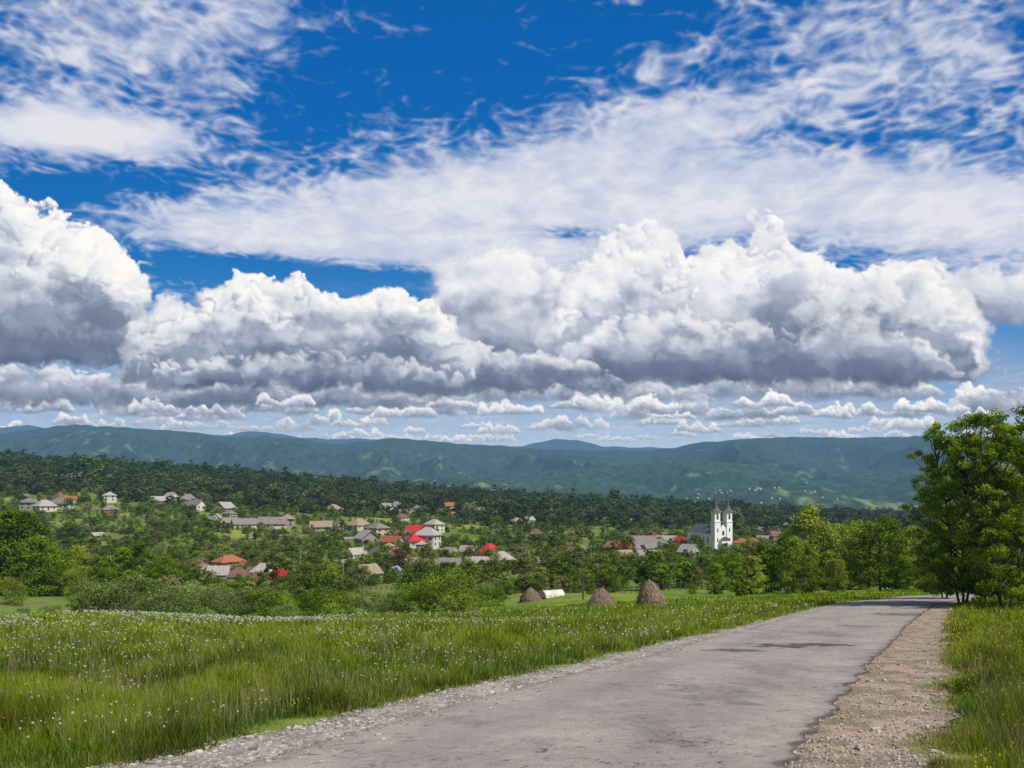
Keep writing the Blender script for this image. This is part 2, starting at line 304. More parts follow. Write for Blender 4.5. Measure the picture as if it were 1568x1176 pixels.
# ------------------------------------------------------------------ trees
def tube(pts,rad,n=6):
    pts=np.array(pts,float); m=len(pts); a=np.arange(n)/n*2*np.pi
    d=np.gradient(pts,axis=0); d/=np.linalg.norm(d,axis=1)[:,None]+1e-9
    up=np.where(np.abs(d[:,2:3])>.9,[[1,0,0]],[[0,0,1]]); s=np.cross(d,up); s/=np.linalg.norm(s,axis=1)[:,None]; t=np.cross(d,s)
    V=pts[:,None]+np.array(rad)[:,None,None]*(np.cos(a)[None,:,None]*s[:,None]+np.sin(a)[None,:,None]*t[:,None])
    Fc=[]
    for i in range(m-1):
        for j in range(n): Fc.append([i*n+j,i*n+(j+1)%n,(i+1)*n+(j+1)%n,(i+1)*n+j])
    return V.reshape(-1,3),np.array(Fc)
def treemesh(name,seed,H,W,cb,ncl,nleaf,ls,leaf,sharp=.6,crad=.15,stems=1,tr=.02):
    r=np.random.default_rng(seed); Vs=[];Fs=[];Ms=[];Cs=[];off=0
    def add(V,Fc,mi,c):
        nonlocal off
        Vs.append(V);Fs.append(Fc+off);Ms.append(np.full(len(Fc),mi));Cs.append(np.broadcast_to(c,(len(V),3)));off+=len(V)
    trunks=[]
    for s in range(stems):
        a=r.random()*6.28; sp=(.0 if stems==1 else .25*W)
        top=np.array([math.cos(a)*sp+r.normal(0,.03*H),math.sin(a)*sp+r.normal(0,.03*H),H*r.uniform(.8,.93)])
        b0=np.array([math.cos(a)*.15,math.sin(a)*.15,-.3])*(stems>1)+np.array([0,0,-.1])
        q=np.linspace(0,1,7)[:,None]; p=b0*(1-q)+top*q+r.normal(0,.012*H,(7,3))*np.sin(np.pi*q)
        trunks.append(p); V,Fc=tube(p,np.linspace(tr*H,.003*H,7)/(1 if stems==1 else 1.5),7); add(V,Fc,0,np.array([.5,.5,.5]))
    ph=r.random(3)*6.28
    per=max(nleaf//ncl,1)
    for i in range(ncl):
        t=r.random(); z=(cb+(1-cb)*t)*H
        prof=(math.sin(math.pi*min(.999,max(.03,t**.8)*.93+.05)))**sharp
        a=r.random()*6.28; lob=1+.22*math.sin(2*a+ph[0])+.15*math.sin(3*a+ph[1]+4*t)
        rr=W/2*prof*lob*math.sqrt(r.uniform(.1,1))*.9
        tk=trunks[r.integers(len(trunks))]; axis=tk[min(6,int(z/H*6))]
        c0=np.array([axis[0]*.8+math.cos(a)*rr,axis[1]*.8+math.sin(a)*rr,z]); rc=W*crad*r.uniform(.5,1.25)
        zb=max(.12*H,z-rr*.7-.03*H); k=zb/(H*.88)*6; k0=int(min(5,k)); st=tk[k0]+(tk[k0+1]-tk[k0])*min(1,(k-k0))
        if i%2==0 or ncl<60:
            md=(st+c0)/2+np.array([0,0,-.02*H]); V,Fc=tube([st,md,c0],[.005*H,.003*H,.001*H],4); add(V,Fc,0,np.array([.5,.5,.5]))
        d=r.normal(size=(per,3)); d/=np.linalg.norm(d,axis=1)[:,None]
        P=c0+d*(rc*r.uniform(.15,1.15,(per,1))**.6)*np.array([1,1,.75])
        nrm=d+r.normal(0,.7,(per,3))+[0,0,.5]; nrm/=np.linalg.norm(nrm,axis=1)[:,None]
        t1=np.cross(nrm,r.normal(size=(per,3))); t1/=np.linalg.norm(t1,axis=1)[:,None]; t2=np.cross(nrm,t1)
        s=ls*r.uniform(.6,1.3,(per,1))
        V=np.stack([P-t1*s*.5,P-t2*s*.32,P+t1*s*.5,P+t2*s*.32],1).reshape(-1,3)
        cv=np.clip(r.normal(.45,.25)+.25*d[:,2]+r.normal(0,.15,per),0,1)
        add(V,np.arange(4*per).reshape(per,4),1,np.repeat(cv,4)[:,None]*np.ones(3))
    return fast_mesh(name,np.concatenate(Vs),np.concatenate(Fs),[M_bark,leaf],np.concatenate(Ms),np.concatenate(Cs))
midT=[treemesh('deciduous_tree_mesh',s,10,w,cb,80,6500,.33,M_leaf,sh) for s,w,cb,sh in ((1,7.5,.06,.5),(2,6.5,.06,.6),(3,8.5,.08,.4),(4,6,.06,.6))]
bushT=[treemesh('shrub_mesh',s,4,5.5,.02,60,6000,.17,m,.45,.15,3,.008) for s,m in ((11,M_leafwillow),(12,M_leafwillow),(13,M_leaf))]
def put(name,me,b,Y,h,base,rot=None,sx=1.):
    X=(b-CX)/F*Y; s=h/base
    return obj(name,me,(X,Y,float(hgt(X,Y))-.1),rng.random()*6.28 if rot is None else rot,scale=(s*sx,s*sx,s))
big1=treemesh('roadside_tree_mesh',21,15,7.2,.08,300,44000,.17,M_leafbright,.42,.075,3,.010)
big2=treemesh('roadside_tree_mesh',25,15,7.2,.06,300,44000,.17,M_leafbright,.42,.075,3,.010)
put('roadside_tree',big1,1474,62,14.2,15,.4,1.05)
put('roadside_tree',big2,1540,57,14.2,15,1.7,1.05)
put('roadside_tree',big1,1620,60,13.9,15,3.2,1.1)
put('roadside_tree',big2,1446,74,12.5,15,4.2,1.0)
for (b,Y,top) in ((1095,128,862),(1120,140,848),(1150,125,850),(1182,132,838),(1215,118,822),(1243,130,775),(1262,122,800),(1290,125,822),(1318,135,812),(1348,118,795),(1372,126,812),(1398,120,806),(1425,112,820),(1455,122,800),(1480,110,815),(1515,118,800),(1560,115,790),(1610,118,780),(1165,150,832),(1335,150,800),(1200,160,815),(1300,165,800),(1135,118,872),(1237,112,850),(1280,112,855),(1385,108,850)):
    X=(b-CX)/F*Y; g=float(hgt(X,Y)); h=(HY-top)/F*Y-g
    put('deciduous_tree',midT[rng.integers(4)],b,Y,h,10.3,sx=1.2 if h<8 else 1.)
for (b,Y,top,k,sx) in ((150,74,890,0,1.3),(205,72,884,1,1.3),(130,76,900,2,1.2),(275,76,895,0,1.3),(320,73,898,0,1.2),(370,77,902,1,1.4),(420,76,903,2,1.2),(470,84,908,2,1.2),(565,80,902,0,1.2),(600,76,906,1,1.2),(640,76,890,2,1.2),(690,74,878,2,1.25),(715,82,900,2,1.),(520,95,908,2,1.2),(240,88,893,2,1),(340,90,903,0,1.),(760,120,898,2,1),(735,130,893,1,1),(20,150,885,2,1),(905,135,893,2,.9),(1060,125,893,2,.9),(940,150,880,2,1.),(80,95,925,0,1.2),(440,72,925,1,1.3),(30,98,930,1,1.2)):
    X=(b-CX)/F*Y; g=float(hgt(X,Y)); h=(HY-top)/F*Y-g
    put('shrub',bushT[k],b,Y,h,4.1,sx=sx*min(1.,4.5/h)*1.0)
for (b,Y,top) in ((-30,190,800),(10,200,795),(25,195,780),(55,185,820),(90,195,840),(120,200,835),(150,190,850),(185,195,838),(215,195,830),(250,190,850),(70,210,825),(110,185,872),(-60,180,790),(235,170,868),(490,200,868),(510,210,862),(160,165,870),(200,160,872),(280,185,878),(700,190,872),(640,200,885)):
    X=(b-CX)/F*Y; g=float(hgt(X,Y)); h=(HY-top)/F*Y-g
    put('deciduous_tree',midT[rng.integers(4)],b,Y,h,10.3,sx=1.1)
print('trees',time.time()-T0)
# ------------------------------------------------------------------ builder for architecture
class B:
    def __init__(s): s.v=[];s.f=[]
    def box(s,x0,x1,y0,y1,z0,z1):
        i=len(s.v); s.v+=[(x0,y0,z0),(x1,y0,z0),(x1,y1,z0),(x0,y1,z0),(x0,y0,z1),(x1,y0,z1),(x1,y1,z1),(x0,y1,z1)]
        s.f+=[tuple(i+k for k in q) for q in ((0,3,2,1),(4,5,6,7),(0,1,5,4),(1,2,6,5),(2,3,7,6),(3,0,4,7))]; return s
    def poly(s,pts,faces): i=len(s.v); s.v+=[tuple(p) for p in pts]; s.f+=[tuple(i+k for k in f) for f in faces]; return s
    def lathe(s,cx,cy,prof,n=4,rot=math.pi/4):
        i=len(s.v)
        for r,z in prof:
            for k in range(n): a=rot+k*2*math.pi/n; s.v.append((cx+r*math.cos(a),cy+r*math.sin(a),z))
        for m in range(len(prof)-1):
            for k in range(n): s.f.append((i+m*n+k,i+m*n+(k+1)%n,i+(m+1)*n+(k+1)%n,i+(m+1)*n+k))
        s.f.append(tuple(i+(len(prof)-1)*n+k for k in range(n))); return s
    def arch(s,cx,w,y0,y1,z0,z1,n=8):
        r=w/2; pts=[(cx-r,z0),(cx+r,z0)]+[(cx+r*math.cos(a),z1-r+r*math.sin(a)) for a in np.linspace(0,math.pi,n)]
        i=len(s.v); m=len(pts); s.v+=[(p[0],y0,p[1]) for p in pts]+[(p[0],y1,p[1]) for p in pts]
        s.f.append(tuple(range(i,i+m))); s.f.append(tuple(range(i+2*m-1,i+m-1,-1)))
        for k in range(m): s.f.append((i+k,i+m+k,i+m+(k+1)%m,i+(k+1)%m))
        return s
    def archx(s,cy,w,x0,x1,z0,z1,n=8):
        r=w/2; pts=[(cy-r,z0),(cy+r,z0)]+[(cy+r*math.cos(a),z1-r+r*math.sin(a)) for a in np.linspace(0,math.pi,n)]
        i=len(s.v); m=len(pts); s.v+=[(x0,p[0],p[1]) for p in pts]+[(x1,p[0],p[1]) for p in pts]
        s.f.append(tuple(range(i,i+m))); s.f.append(tuple(range(i+2*m-1,i+m-1,-1)))
        for k in range(m): s.f.append((i+k,i+m+k,i+m+(k+1)%m,i+(k+1)%m))
        return s
    def mesh(s,name,mat):
        me=bpy.data.meshes.new(name); me.from_pydata(s.v,[],s.f); me.materials.append(mat); me.update(); return me
def empty(name,loc,rot=0,scale=1):
    o=bpy.data.objects.new(name,None); link(o); o.location=loc; o.rotation_euler=(0,0,rot); o.scale=(scale,)*3; o.empty_display_size=.5; return o
M_wall=[simple('plaster_'+n,c,.9,.2,.8) for n,c in (('white',(.60,.565,.51)),('cream',(.49,.41,.28)),('grey',(.30,.27,.24)),('brick',(.28,.14,.09)),('ochre',(.58,.42,.16)),('green',(.34,.40,.30)))]
M_roof={n:simple('roof_'+n,c,.75,.4,2.) for n,c in (('grey',(.21,.19,.18)),('light',(.36,.335,.32)),('brown',(.17,.10,.07)),('red',(.50,.03,.04)),('orange',(.34,.12,.065)),('blue',(.22,.32,.46)),('tan',(.30,.235,.175)))}
M_glass=simple('window_glass',(.03,.035,.04),.15,.1,1,spec=.6)
M_frame=simple('door_wood',(.14,.08,.05),.7,.2,3)
M_white=simple('whitewash',(.82,.81,.78),.8,.05,.5)
M_slate=simple('spire_metal',(.10,.105,.115),.5,.2,1)
M_metal=simple('galvanised_metal',(.30,.30,.30),.5,.1,2)
HM={}
def housemesh(kind):
    if kind in HM: return HM[kind]
    L,Wd,h,rh={0:(11,8,2.6,3.6),1:(10,9,2.6,4.0),2:(13,7,2.4,3.1),3:(9,8,4.4,3.0)}[kind]; a,b=L/2,Wd/2; ov=.7
    w=B().box(-a,a,-b,b,-2.5,h)
    roof=B(); th=.18
    if kind in (0,2):
        w.poly([(-a,-b,h),(-a,b,h),(-a,0,h+rh)],[(0,2,1)]).poly([(a,-b,h),(a,b,h),(a,0,h+rh)],[(0,1,2)])
        for sg in (-1,1):
            e=(sg*(b+ov),h-ov*rh/b); 
            roof.poly([(-a-ov,e[0],e[1]+.05),(a+ov,e[0],e[1]+.05),(a+ov,0,h+rh+.05),(-a-ov,0,h+rh+.05),(-a-ov,e[0],e[1]+.05+th),(a+ov,e[0],e[1]+.05+th),(a+ov,0,h+rh+.05+th),(-a-ov,0,h+rh+.05+th)],[(0,3,2,1),(4,5,6,7),(0,1,5,4),(1,2,6,5),(3,0,4,7)])
    else:
        rl=a-b*.8; z=h+.02
        P=[(-a-ov,-b-ov,z),(a+ov,-b-ov,z),(a+ov,b+ov,z),(-a-ov,b+ov,z),(-a-ov,-b-ov,z+.2),(a+ov,-b-ov,z+.2),(a+ov,b+ov,z+.2),(-a-ov,b+ov,z+.2),(-rl,0,h+rh+.2),(rl,0,h+rh+.2)]
        roof.poly(P,[(0,3,2,1),(0,1,5,4),(1,2,6,5),(2,3,7,6),(3,0,4,7),(4,5,9,8),(5,6,9),(6,7,8,9),(7,4,8)])
    win=B(); door=B(); trim=B()
    lv=[.85] if h<4 else [.6,2.75]
    for z in lv:
        for sg in (-1,1):
            n=4 if L>10 else 3
            for i in range(n):
                x=-a+L*(i+.5)/n
                if sg==-1 and i==1 and z<2: continue
                y0,y1=sorted((sg*(b+.003),sg*(b+.05))); win.box(x-.5,x+.5,y0,y1,z,z+1.2)
                y2,y3=sorted((sg*(b+.003),sg*(b+.09))); trim.box(x-.62,x+.62,y2,y3,z-.14,z-.01); trim.box(x-.62,x+.62,y2,y3,z+1.21,z+1.34); trim.box(x-.04,x+.04,y0 if sg>0 else y0-.02,y1+.02 if sg>0 else y1,z+.001,z+1.199)
            for y in (-b*.5,b*.5):
                x0,x1=sorted((sg*(a+.003),sg*(a+.05))); win.box(x0,x1,y-.5,y+.5,z,z+1.2)
    x=-a+L*1.5/(4 if L>10 else 3); door.box(x-.5,x+.5,-b-.06,-b-.003,.05,2.1)
    ch=B().box(-a*.35-.35,-a*.35+.35,.6,1.3,h+rh*.4,h+rh+.9).box(-a*.35-.42,-a*.35+.42,.53,1.37,h+rh+.901,h+rh+1.03)
    HM[kind]=(w,roof,win,door,trim,ch); return HM[kind]
MC={}
def part(kind,i,name,mat):
    k=(kind,i,mat.name)
    if k not in MC: MC[k]=housemesh(kind)[i].mesh(name,mat)
    return MC[k]
houses=[]
hr_=np.random.default_rng(77)
def house(b,d,wpx,roof,wall=0,kind=None,rot=None,y0=150,main=True):
    X,Y,Z=site(b,d,y0); kind=hr_.choice([0,0,1,2,2,3]) if kind is None else kind
    Lw={0:11,1:10,2:13,3:9}[int(kind)]; s=np.clip(wpx/F*Y/Lw*.97,.45,1.4)
    r=hr_.uniform(-1.5,1.5) if rot is None else rot
    e=empty('village_house',(X,Y,Z+.2),r,float(s)); e.scale=(s*hr_.uniform(.85,1.2),s*hr_.uniform(.85,1.1),s*hr_.uniform(.85,1.1)); wm=M_wall[wall]
    for i,(nm,mt) in enumerate((('walls',wm),('roof',M_roof[roof]),('windows',M_glass),('door',M_frame),('trim',M_white),('chimney',M_wall[3]))):
        o=bpy.data.objects.new(nm,part(int(kind),i,nm,mt)); link(o); o.parent=e
    houses.append((X,Y,Lw*s*.75,20. if main else 9.))
g='grey';l='light';br='brown';rd='red';og='orange';tn='tan'
HL=[(30,708,16,g,0),(80,735,24,l,0),(102,735,20,g,0),(205,740,18,og,0),(222,740,18,g,2),(168,768,26,l,0),(45,780,30,g,2),(68,782,32,l,0),(92,778,26,g,0),(108,768,20,og,1),(20,772,22,tn,2),
(242,772,24,l,0),(262,766,24,l,0),(288,772,24,g,1),(345,752,18,rd,0),(344,784,26,l,2),(300,780,24,g,0),(332,798,24,l,0),(374,808,34,g,0),(418,809,36,g,0),(440,806,30,tn,2),(148,824,22,l,2),(465,764,16,g,0),(520,766,18,l,0),(472,762,18,rd,2),(492,812,28,tn,1),(518,808,26,g,1),
(590,784,24,l,0),(607,782,24,g,2),(625,790,22,tn,0),(640,789,24,g,0),(655,786,26,l,1),(690,779,20,og,0),(735,785,18,g,0),(810,800,16,l,0),(870,790,18,rd,2),(845,790,14,g,0),(895,800,18,og,0),
(562,832,36,l,2),(578,822,30,g,1),(550,812,26,tn,0),(600,836,34,og,2),(612,826,30,br,0),(642,838,34,rd,0),(665,815,42,l,0),(640,822,34,rd,0),(655,838,36,l,0),(580,858,44,g,2),(606,862,34,br,3),(628,868,30,tn,1),(562,888,50,tn,2),(604,880,32,'blue',0),(545,855,28,l,0),(690,852,24,tn,1),(715,850,24,l,0),(750,856,36,rd,0),(740,868,34,l,0),(768,866,32,l,2),(655,872,34,tn,2),(686,874,32,g,3),(712,874,24,br,1),(795,860,22,g,2),
(350,876,34,og,3),(378,878,32,br,3),(392,886,32,br,1),(335,888,34,l,2),(434,894,44,rd,0),(402,886,32,l,0),(365,892,32,br,2),(300,874,26,br,3),(418,878,26,tn,0),(868,864,22,og,1),(893,866,20,l,0),(840,872,20,l,2),(815,858,20,g,0),
(952,846,32,rd,1),(935,852,28,br,2),(955,857,32,tn,4),(985,842,36,g,2),(1012,841,38,l,2),(1022,832,30,l,0),(1000,828,22,rd,0),(1048,834,24,rd,0),(1055,852,30,l,5),(990,858,28,l,1),(1060,810,16,l,0),(1135,842,22,og,0),(1152,836,22,og,1),(1185,824,24,rd,0),(1168,828,20,tn,2),(1205,815,18,g,0),(1078,836,20,br,0),(965,828,20,g,0),(925,800,14,g,0),(760,812,16,tn,0),(1160,815,18,g,0)]
for b_,d_,w_,r_,wl in HL: house(b_,d_,w_,r_,wl)
for cx_,cy_,sx_,sy_,n_ in ((600,835,50,16,13),(590,862,50,14,8),(720,862,45,9,7),(375,880,45,9,8),(1000,842,50,10,8),(640,788,50,10,5),(400,802,60,10,4),(310,785,60,16,4),(80,768,60,14,3),(860,840,60,18,5),(500,795,70,18,4),(880,795,90,8,4),(1160,830,35,8,4)):
    for _ in range(n_):
        house(cx_+hr_.normal(0,sx_*.75),cy_+hr_.normal(0,sy_*.75),hr_.uniform(12,22),hr_.choice([g,l,br,tn,og,g,tn,br]),int(hr_.choice([2,2,3,1,0])),main=False)
# ------------------------------------------------------------------ church
CXx,CYy,CZz=site(1105,843,300)
ch=empty('church',(CXx,CYy,CZz+1.5),.38,CYy/470*1.08)
def chpart(name,b,mat): o=bpy.data.objects.new(name,b.mesh(name,mat)); link(o); o.parent=ch
w=B()
for cx in (-3.9,3.9):
    w.box(cx-1.9,cx+1.9,-1.9,1.9,-4,14.2)
    w.box(cx-2.15,cx+2.15,-2.15,2.15,14.2,14.6)
    w.box(cx-1.75,cx+1.75,-1.75,1.75,14.6,19.6); w.box(cx-2.15,cx+2.15,-2.15,2.15,19.6,19.95)
w.box(-1.95,1.95,-1.5,16,-4,11.2)
w.poly([(-1.95,-1.5,11.2),(1.95,-1.5,11.2),(0,-1.5,12.9)],[(0,1,2)])
w.box(-5.7,5.7,1.905,24,-4,8.2)
w.poly([(-5.7,24,8.2),(5.7,24,8.2),(0,24,12.4)],[(0,2,1)])
w.box(-2.6,2.6,-4.2,-1.905,-4,4.4).box(5.7,8.2,12,19,-4,7.6)
w.lathe(6.4,15.5,[(3,7.6),(3,9)],8,0)
chpart('walls',w,M_white)
r=B()
r.poly([(-6.1,1.95,7.85),(6.1,1.95,7.85),(6.1,24.5,7.85),(-6.1,24.5,7.85),(0,1.95,12.7),(0,24.5,12.7)],[(0,4,5,3),(1,2,5,4),(0,3,2,1),(0,1,4),(2,3,5)])
r.poly([(-2.9,-4.6,4.42),(2.9,-4.6,4.42),(2.9,-1.905,4.42),(-2.9,-1.905,4.42),(0,-1.905,6.2),(0,-4.6,6.2)],[(0,5,4,3),(1,2,4,5),(0,1,5),(0,3,2,1)])
r.poly([(-1.99,-1.7,11.1),(1.99,-1.7,11.1),(1.99,4,11.1),(-1.99,4,11.1),(0,-1.7,13.2),(0,4,13.2)],[(0,4,5,3),(1,2,5,4)])
r.lathe(6.4,15.5,[(3.3,9),(2.4,10.6),(1.0,11.8),(.15,13)],8,0)
chpart('roof',r,M_slate)
s=B()
for cx in (-3.9,3.9): s.lathe(cx,0,[(3.2,19.955),(2.4,20.7),(1.5,21.8),(.95,23.6),(.5,26.6),(.16,29.6)],8,math.pi/8)
chpart('spires',s,M_slate)
c=B()
for cx in (-3.9,3.9): c.box(cx-.1,cx+.1,-.1,.1,29.4,31.6).box(cx-.6,cx-.101,-.08,.08,30.5,30.75).box(cx+.101,cx+.6,-.08,.08,30.5,30.75)
chpart('crosses',c,M_metal)
d=B()
for cx in (-3.9,3.9):
    d.arch(cx,.7,-1.96,-1.903,8.8,10.8).arch(cx,.7,-1.96,-1.903,3.5,5.6).arch(cx,1.2,-1.80,-1.753,15.6,18.4)
    d.archx(0,1.2,cx+1.753,cx+1.80,15.6,18.4)
d.archx(0,.8,3.9+1.903,3.9+1.96,8.5,11.0)
d.arch(0,1.3,-1.56,-1.503,7.0,9.4).arch(0,1.7,-4.26,-4.203,0,3.2)
for y in (4.5,8.5,20.5,):
    d.archx(y,1.1,5.703,5.76,2.5,6.0)
for y in (4.5,8.5,12,16,20.5): d.archx(y,1.1,-5.76,-5.703,2.5,6.0)
for y in (14,17): d.archx(y,1.0,8.203,8.26,2,5.5)
chpart('windows_and_door',d,M_glass)
houses.append((CXx,CYy,16,50.))
print('buildings',time.time()-T0,CYy)
# ------------------------------------------------------------------ village trees (instanced mass)
def scatter(name,proto,P,S,R):
    me=bpy.data.meshes.new(name); me.vertices.add(len(P)); me.vertices.foreach_set('co',np.ascontiguousarray(P,np.float32).ravel())
    a=me.attributes.new('scl','FLOAT_VECTOR','POINT'); a.data.foreach_set('vector',np.ascontiguousarray(S,np.float32).ravel())
    a=me.attributes.new('rt','FLOAT_VECTOR','POINT'); rr=np.zeros((len(P),3),np.float32); rr[:,2]=R; a.data.foreach_set('vector',rr.ravel())
    me.update(); o=link(bpy.data.objects.new(name,me))
    ng=bpy.data.node_groups.new(name,'GeometryNodeTree')
    ng.interface.new_socket('Geometry',in_out='INPUT',socket_type='NodeSocketGeometry'); ng.interface.new_socket('Geometry',in_out='OUTPUT',socket_type='NodeSocketGeometry')
    gi=ng.nodes.new('NodeGroupInput'); go=ng.nodes.new('NodeGroupOutput'); oi=ng.nodes.new('GeometryNodeObjectInfo'); oi.inputs['Object'].default_value=proto; oi.inputs['As Instance'].default_value=True
    ip=ng.nodes.new('GeometryNodeInstanceOnPoints')
    def na(n):
        x=ng.nodes.new('GeometryNodeInputNamedAttribute'); x.data_type='FLOAT_VECTOR'; x.inputs['Name'].default_value=n
        return next(q for q in x.outputs if q.enabled and q.name=='Attribute')
    L=ng.links.new; L(gi.outputs[0],ip.inputs['Points']); L(oi.outputs['Geometry'],ip.inputs['Instance']); L(na('rt'),ip.inputs['Rotation']); L(na('scl'),ip.inputs['Scale']); L(ip.outputs[0],go.inputs[0])
    m=o.modifiers.new('instances','NODES'); m.node_group=ng; return o
def proto(me): return bpy.data.objects.new(me.name,me)
vil=[proto(treemesh('village_tree_mesh',31+i,8,w_,.04,30,1300,.60,M_leafdark,sh,.2)) for i,(w_,sh) in enumerate(((8.5,.4),(7.5,.5),(9,.4),(5.5,.6)))]
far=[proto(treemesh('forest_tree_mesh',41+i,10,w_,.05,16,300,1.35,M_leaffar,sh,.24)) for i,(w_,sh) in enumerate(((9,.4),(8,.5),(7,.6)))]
Hs=np.array(houses)
def keep(x,y,mul=1.):
    k=np.ones(len(x),bool); rd_=rng.random(len(x))
    for hx,hy,hr,fr in Hs:
        front=fr*mul*min(2.,hy/350)
        dx=x-hx;dy=y-hy; d=np.hypot(dx,dy); u=np.array([-hx,-hy])/math.hypot(hx,hy)
        al=dx*u[0]+dy*u[1]; la=np.abs(dx*u[1]-dy*u[0])
        k&=~((d<hr*.72+1.)|((al>0)&(al<front)&(la<hr*.7)&(rd_<.88)))
    return k
n=13000; y=np.exp(rng.uniform(math.log(150),math.log(950),n)); x=rng.uniform(-.78,.80,n)*y
dn=fbm(x/38,y/38,3,14)+.3*(rng.random(n)-.5)
k=(dn>-.24+.16*(y<240)-.1*(x<-.25*y))&keep(x,y); k&=~((y<210)&(x>-.15*y)&(x<.28*y)&(rng.random(n)<.6)); k&=~((y<185)&(x<-.5*y))
x,y=x[k],y[k]; z=hgt(x,y)-.2; s=rng.lognormal(-.48,.34,len(x))*np.interp(y,[150,300,500,800],[.56,.64,.80,1.05])
pid=rng.integers(0,4,len(x))
for i in range(4):
    q=pid==i; S=np.stack([s[q]*rng.uniform(.9,1.3,q.sum()),s[q]*rng.uniform(.9,1.3,q.sum()),s[q]],1); scatter('village_trees',vil[i],np.stack([x,y,z],1)[q],S,rng.random(q.sum())*6.28)
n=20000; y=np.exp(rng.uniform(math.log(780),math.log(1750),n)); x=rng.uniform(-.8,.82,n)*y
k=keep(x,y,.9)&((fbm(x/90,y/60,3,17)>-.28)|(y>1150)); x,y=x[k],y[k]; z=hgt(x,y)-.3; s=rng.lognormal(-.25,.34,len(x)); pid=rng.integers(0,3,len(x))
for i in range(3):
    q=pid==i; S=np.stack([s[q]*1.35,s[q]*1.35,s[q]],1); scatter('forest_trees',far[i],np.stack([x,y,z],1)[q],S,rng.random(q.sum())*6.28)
print('scatter',time.time()-T0)
# ------------------------------------------------------------------ haystacks, posts, polytunnel, fence, poles
M_hay=simple('hay',(.25,.19,.135),.95,.45,7,hz=False,bump=.6)
def haystack(b,d,wpx,hpx,seed):
    X,Y,Z=site(b,d,80,140); r0=wpx/F*Y/2; H=hpx/F*Y; e=empty('haystack',(X,Y,Z),seed)
    n=26;m=16; rr=np.random.default_rng(seed); t=np.linspace(0,1,m); prof=r0*np.interp(t,[0,.1,.35,.6,.82,.95,1],[.95,1,.92,.70,.42,.17,.03])
    a=np.arange(n)/n*2*np.pi; R=prof[:,None]*(1+.12*np.sin(2*a+seed)[None]+.07*rr.normal(size=(m,n))); Z0=(t*H)[:,None]+.03*rr.normal(size=(m,n))-.1
    off=(t**1.5*rr.normal(0,.25))[:,None]
    V=np.stack([R*np.cos(a)+off,R*np.sin(a),Z0+0*R],-1).reshape(-1,3); Fc=np.array([[i*n+j,i*n+(j+1)%n,(i+1)*n+(j+1)%n,(i+1)*n+j] for i in range(m-1) for j in range(n)])
    o=obj('stack',fast_mesh('stack',V,Fc,[M_hay],smooth=True),parent=e)
    k=4200; ti=rr.random(k)**1.2; ai=rr.random(k)*6.28; ri=np.interp(ti,t,prof)*1.02*(1+.12*np.sin(2*ai+seed)); P=np.stack([ri*np.cos(ai)+np.interp(ti,t,off[:,0]),ri*np.sin(ai),ti*H-.05],1)
    dv=np.stack([np.cos(ai)*.18,np.sin(ai)*.18,-.28*np.ones(k)],1)+rr.normal(0,.12,(k,3)); tn_=np.stack([-np.sin(ai),np.cos(ai),0*ai],1)*.02
    V=np.stack([P-tn_,P+tn_,P+dv+tn_,P+dv-tn_],1).reshape(-1,3); obj('straw',fast_mesh('straw',V,np.arange(4*k).reshape(k,4),[M_hay]),parent=e)
    pv,pf=tube([(off[-1,0],0,H*.8),(off[-1,0]+.03,0,H*1.12)],[.05,.035],6); obj('pole',fast_mesh('pole',pv,pf,[M_bark]),parent=e)
haystack(921,935,46,34,1); haystack(997,932,42,42,2); haystack(812,921,30,22,3); haystack(726,946,24,14,4)
X,Y,Z=site(845,914,90,150); pt=empty('polytunnel',(X,Y,Z),.5); b=B(); r=1.25
for i in range(10):
    a0,a1=math.pi*i/10,math.pi*(i+1)/10
    b.poly([(-1.9,r*math.cos(a0),r*math.sin(a0)*.95),(1.9,r*math.cos(a0),r*math.sin(a0)*.95),(1.9,r*math.cos(a1),r*math.sin(a1)*.95),(-1.9,r*math.cos(a1),r*math.sin(a1)*.95)],[(0,1,2,3)])
for x0 in (-1.9,1.9): b.poly([(x0,r*math.cos(math.pi*i/10),r*math.sin(math.pi*i/10)*.95) for i in range(11)],[tuple(range(11))])
o=bpy.data.objects.new('cover',b.mesh('cover',M_wall[0])); link(o); o.parent=pt
b=B()
for x0 in (-1.95,-.95,0,.95,1.9): b.box(x0-.03,x0+.03,-r-.05,-r+.01,0,.5).box(x0-.03,x0+.03,r-.01,r+.05,0,.5)
o=bpy.data.objects.new('pegs',b.mesh('pegs',M_metal)); link(o); o.parent=pt
def pole(b_,d_,y0,h=8,nm='utility_pole',arm=True):
    X,Y,Z=site(b_,d_,y0); e=empty(nm,(X,Y,Z),rng.uniform(-.5,.5)); v,f=tube([(0,0,-.5),(0.02,0,h*.5),(0.03,0,h)],[.14,.12,.09],8); obj('post',fast_mesh('post',v,f,[M_metal if arm else M_bark]),parent=e)
    if arm:
        bb=B().box(-.9,.9,-.15,-.05,h-.7,h-.58)
        for x0 in (-.8,0,.8): bb.box(x0-.05,x0+.05,-.14,-.06,h-.579,h-.4)
        o=bpy.data.objects.new('crossarm',bb.mesh('crossarm',M_metal)); link(o); o.parent=e
for q in ((525,892,200),(460,870,250),(755,880,220),(800,872,250),(905,868,280),(1065,860,300),(1170,850,300),(310,885,220),(640,895,190)): pole(*q)
pole(893,918,95,3.2,'wooden_post',False)
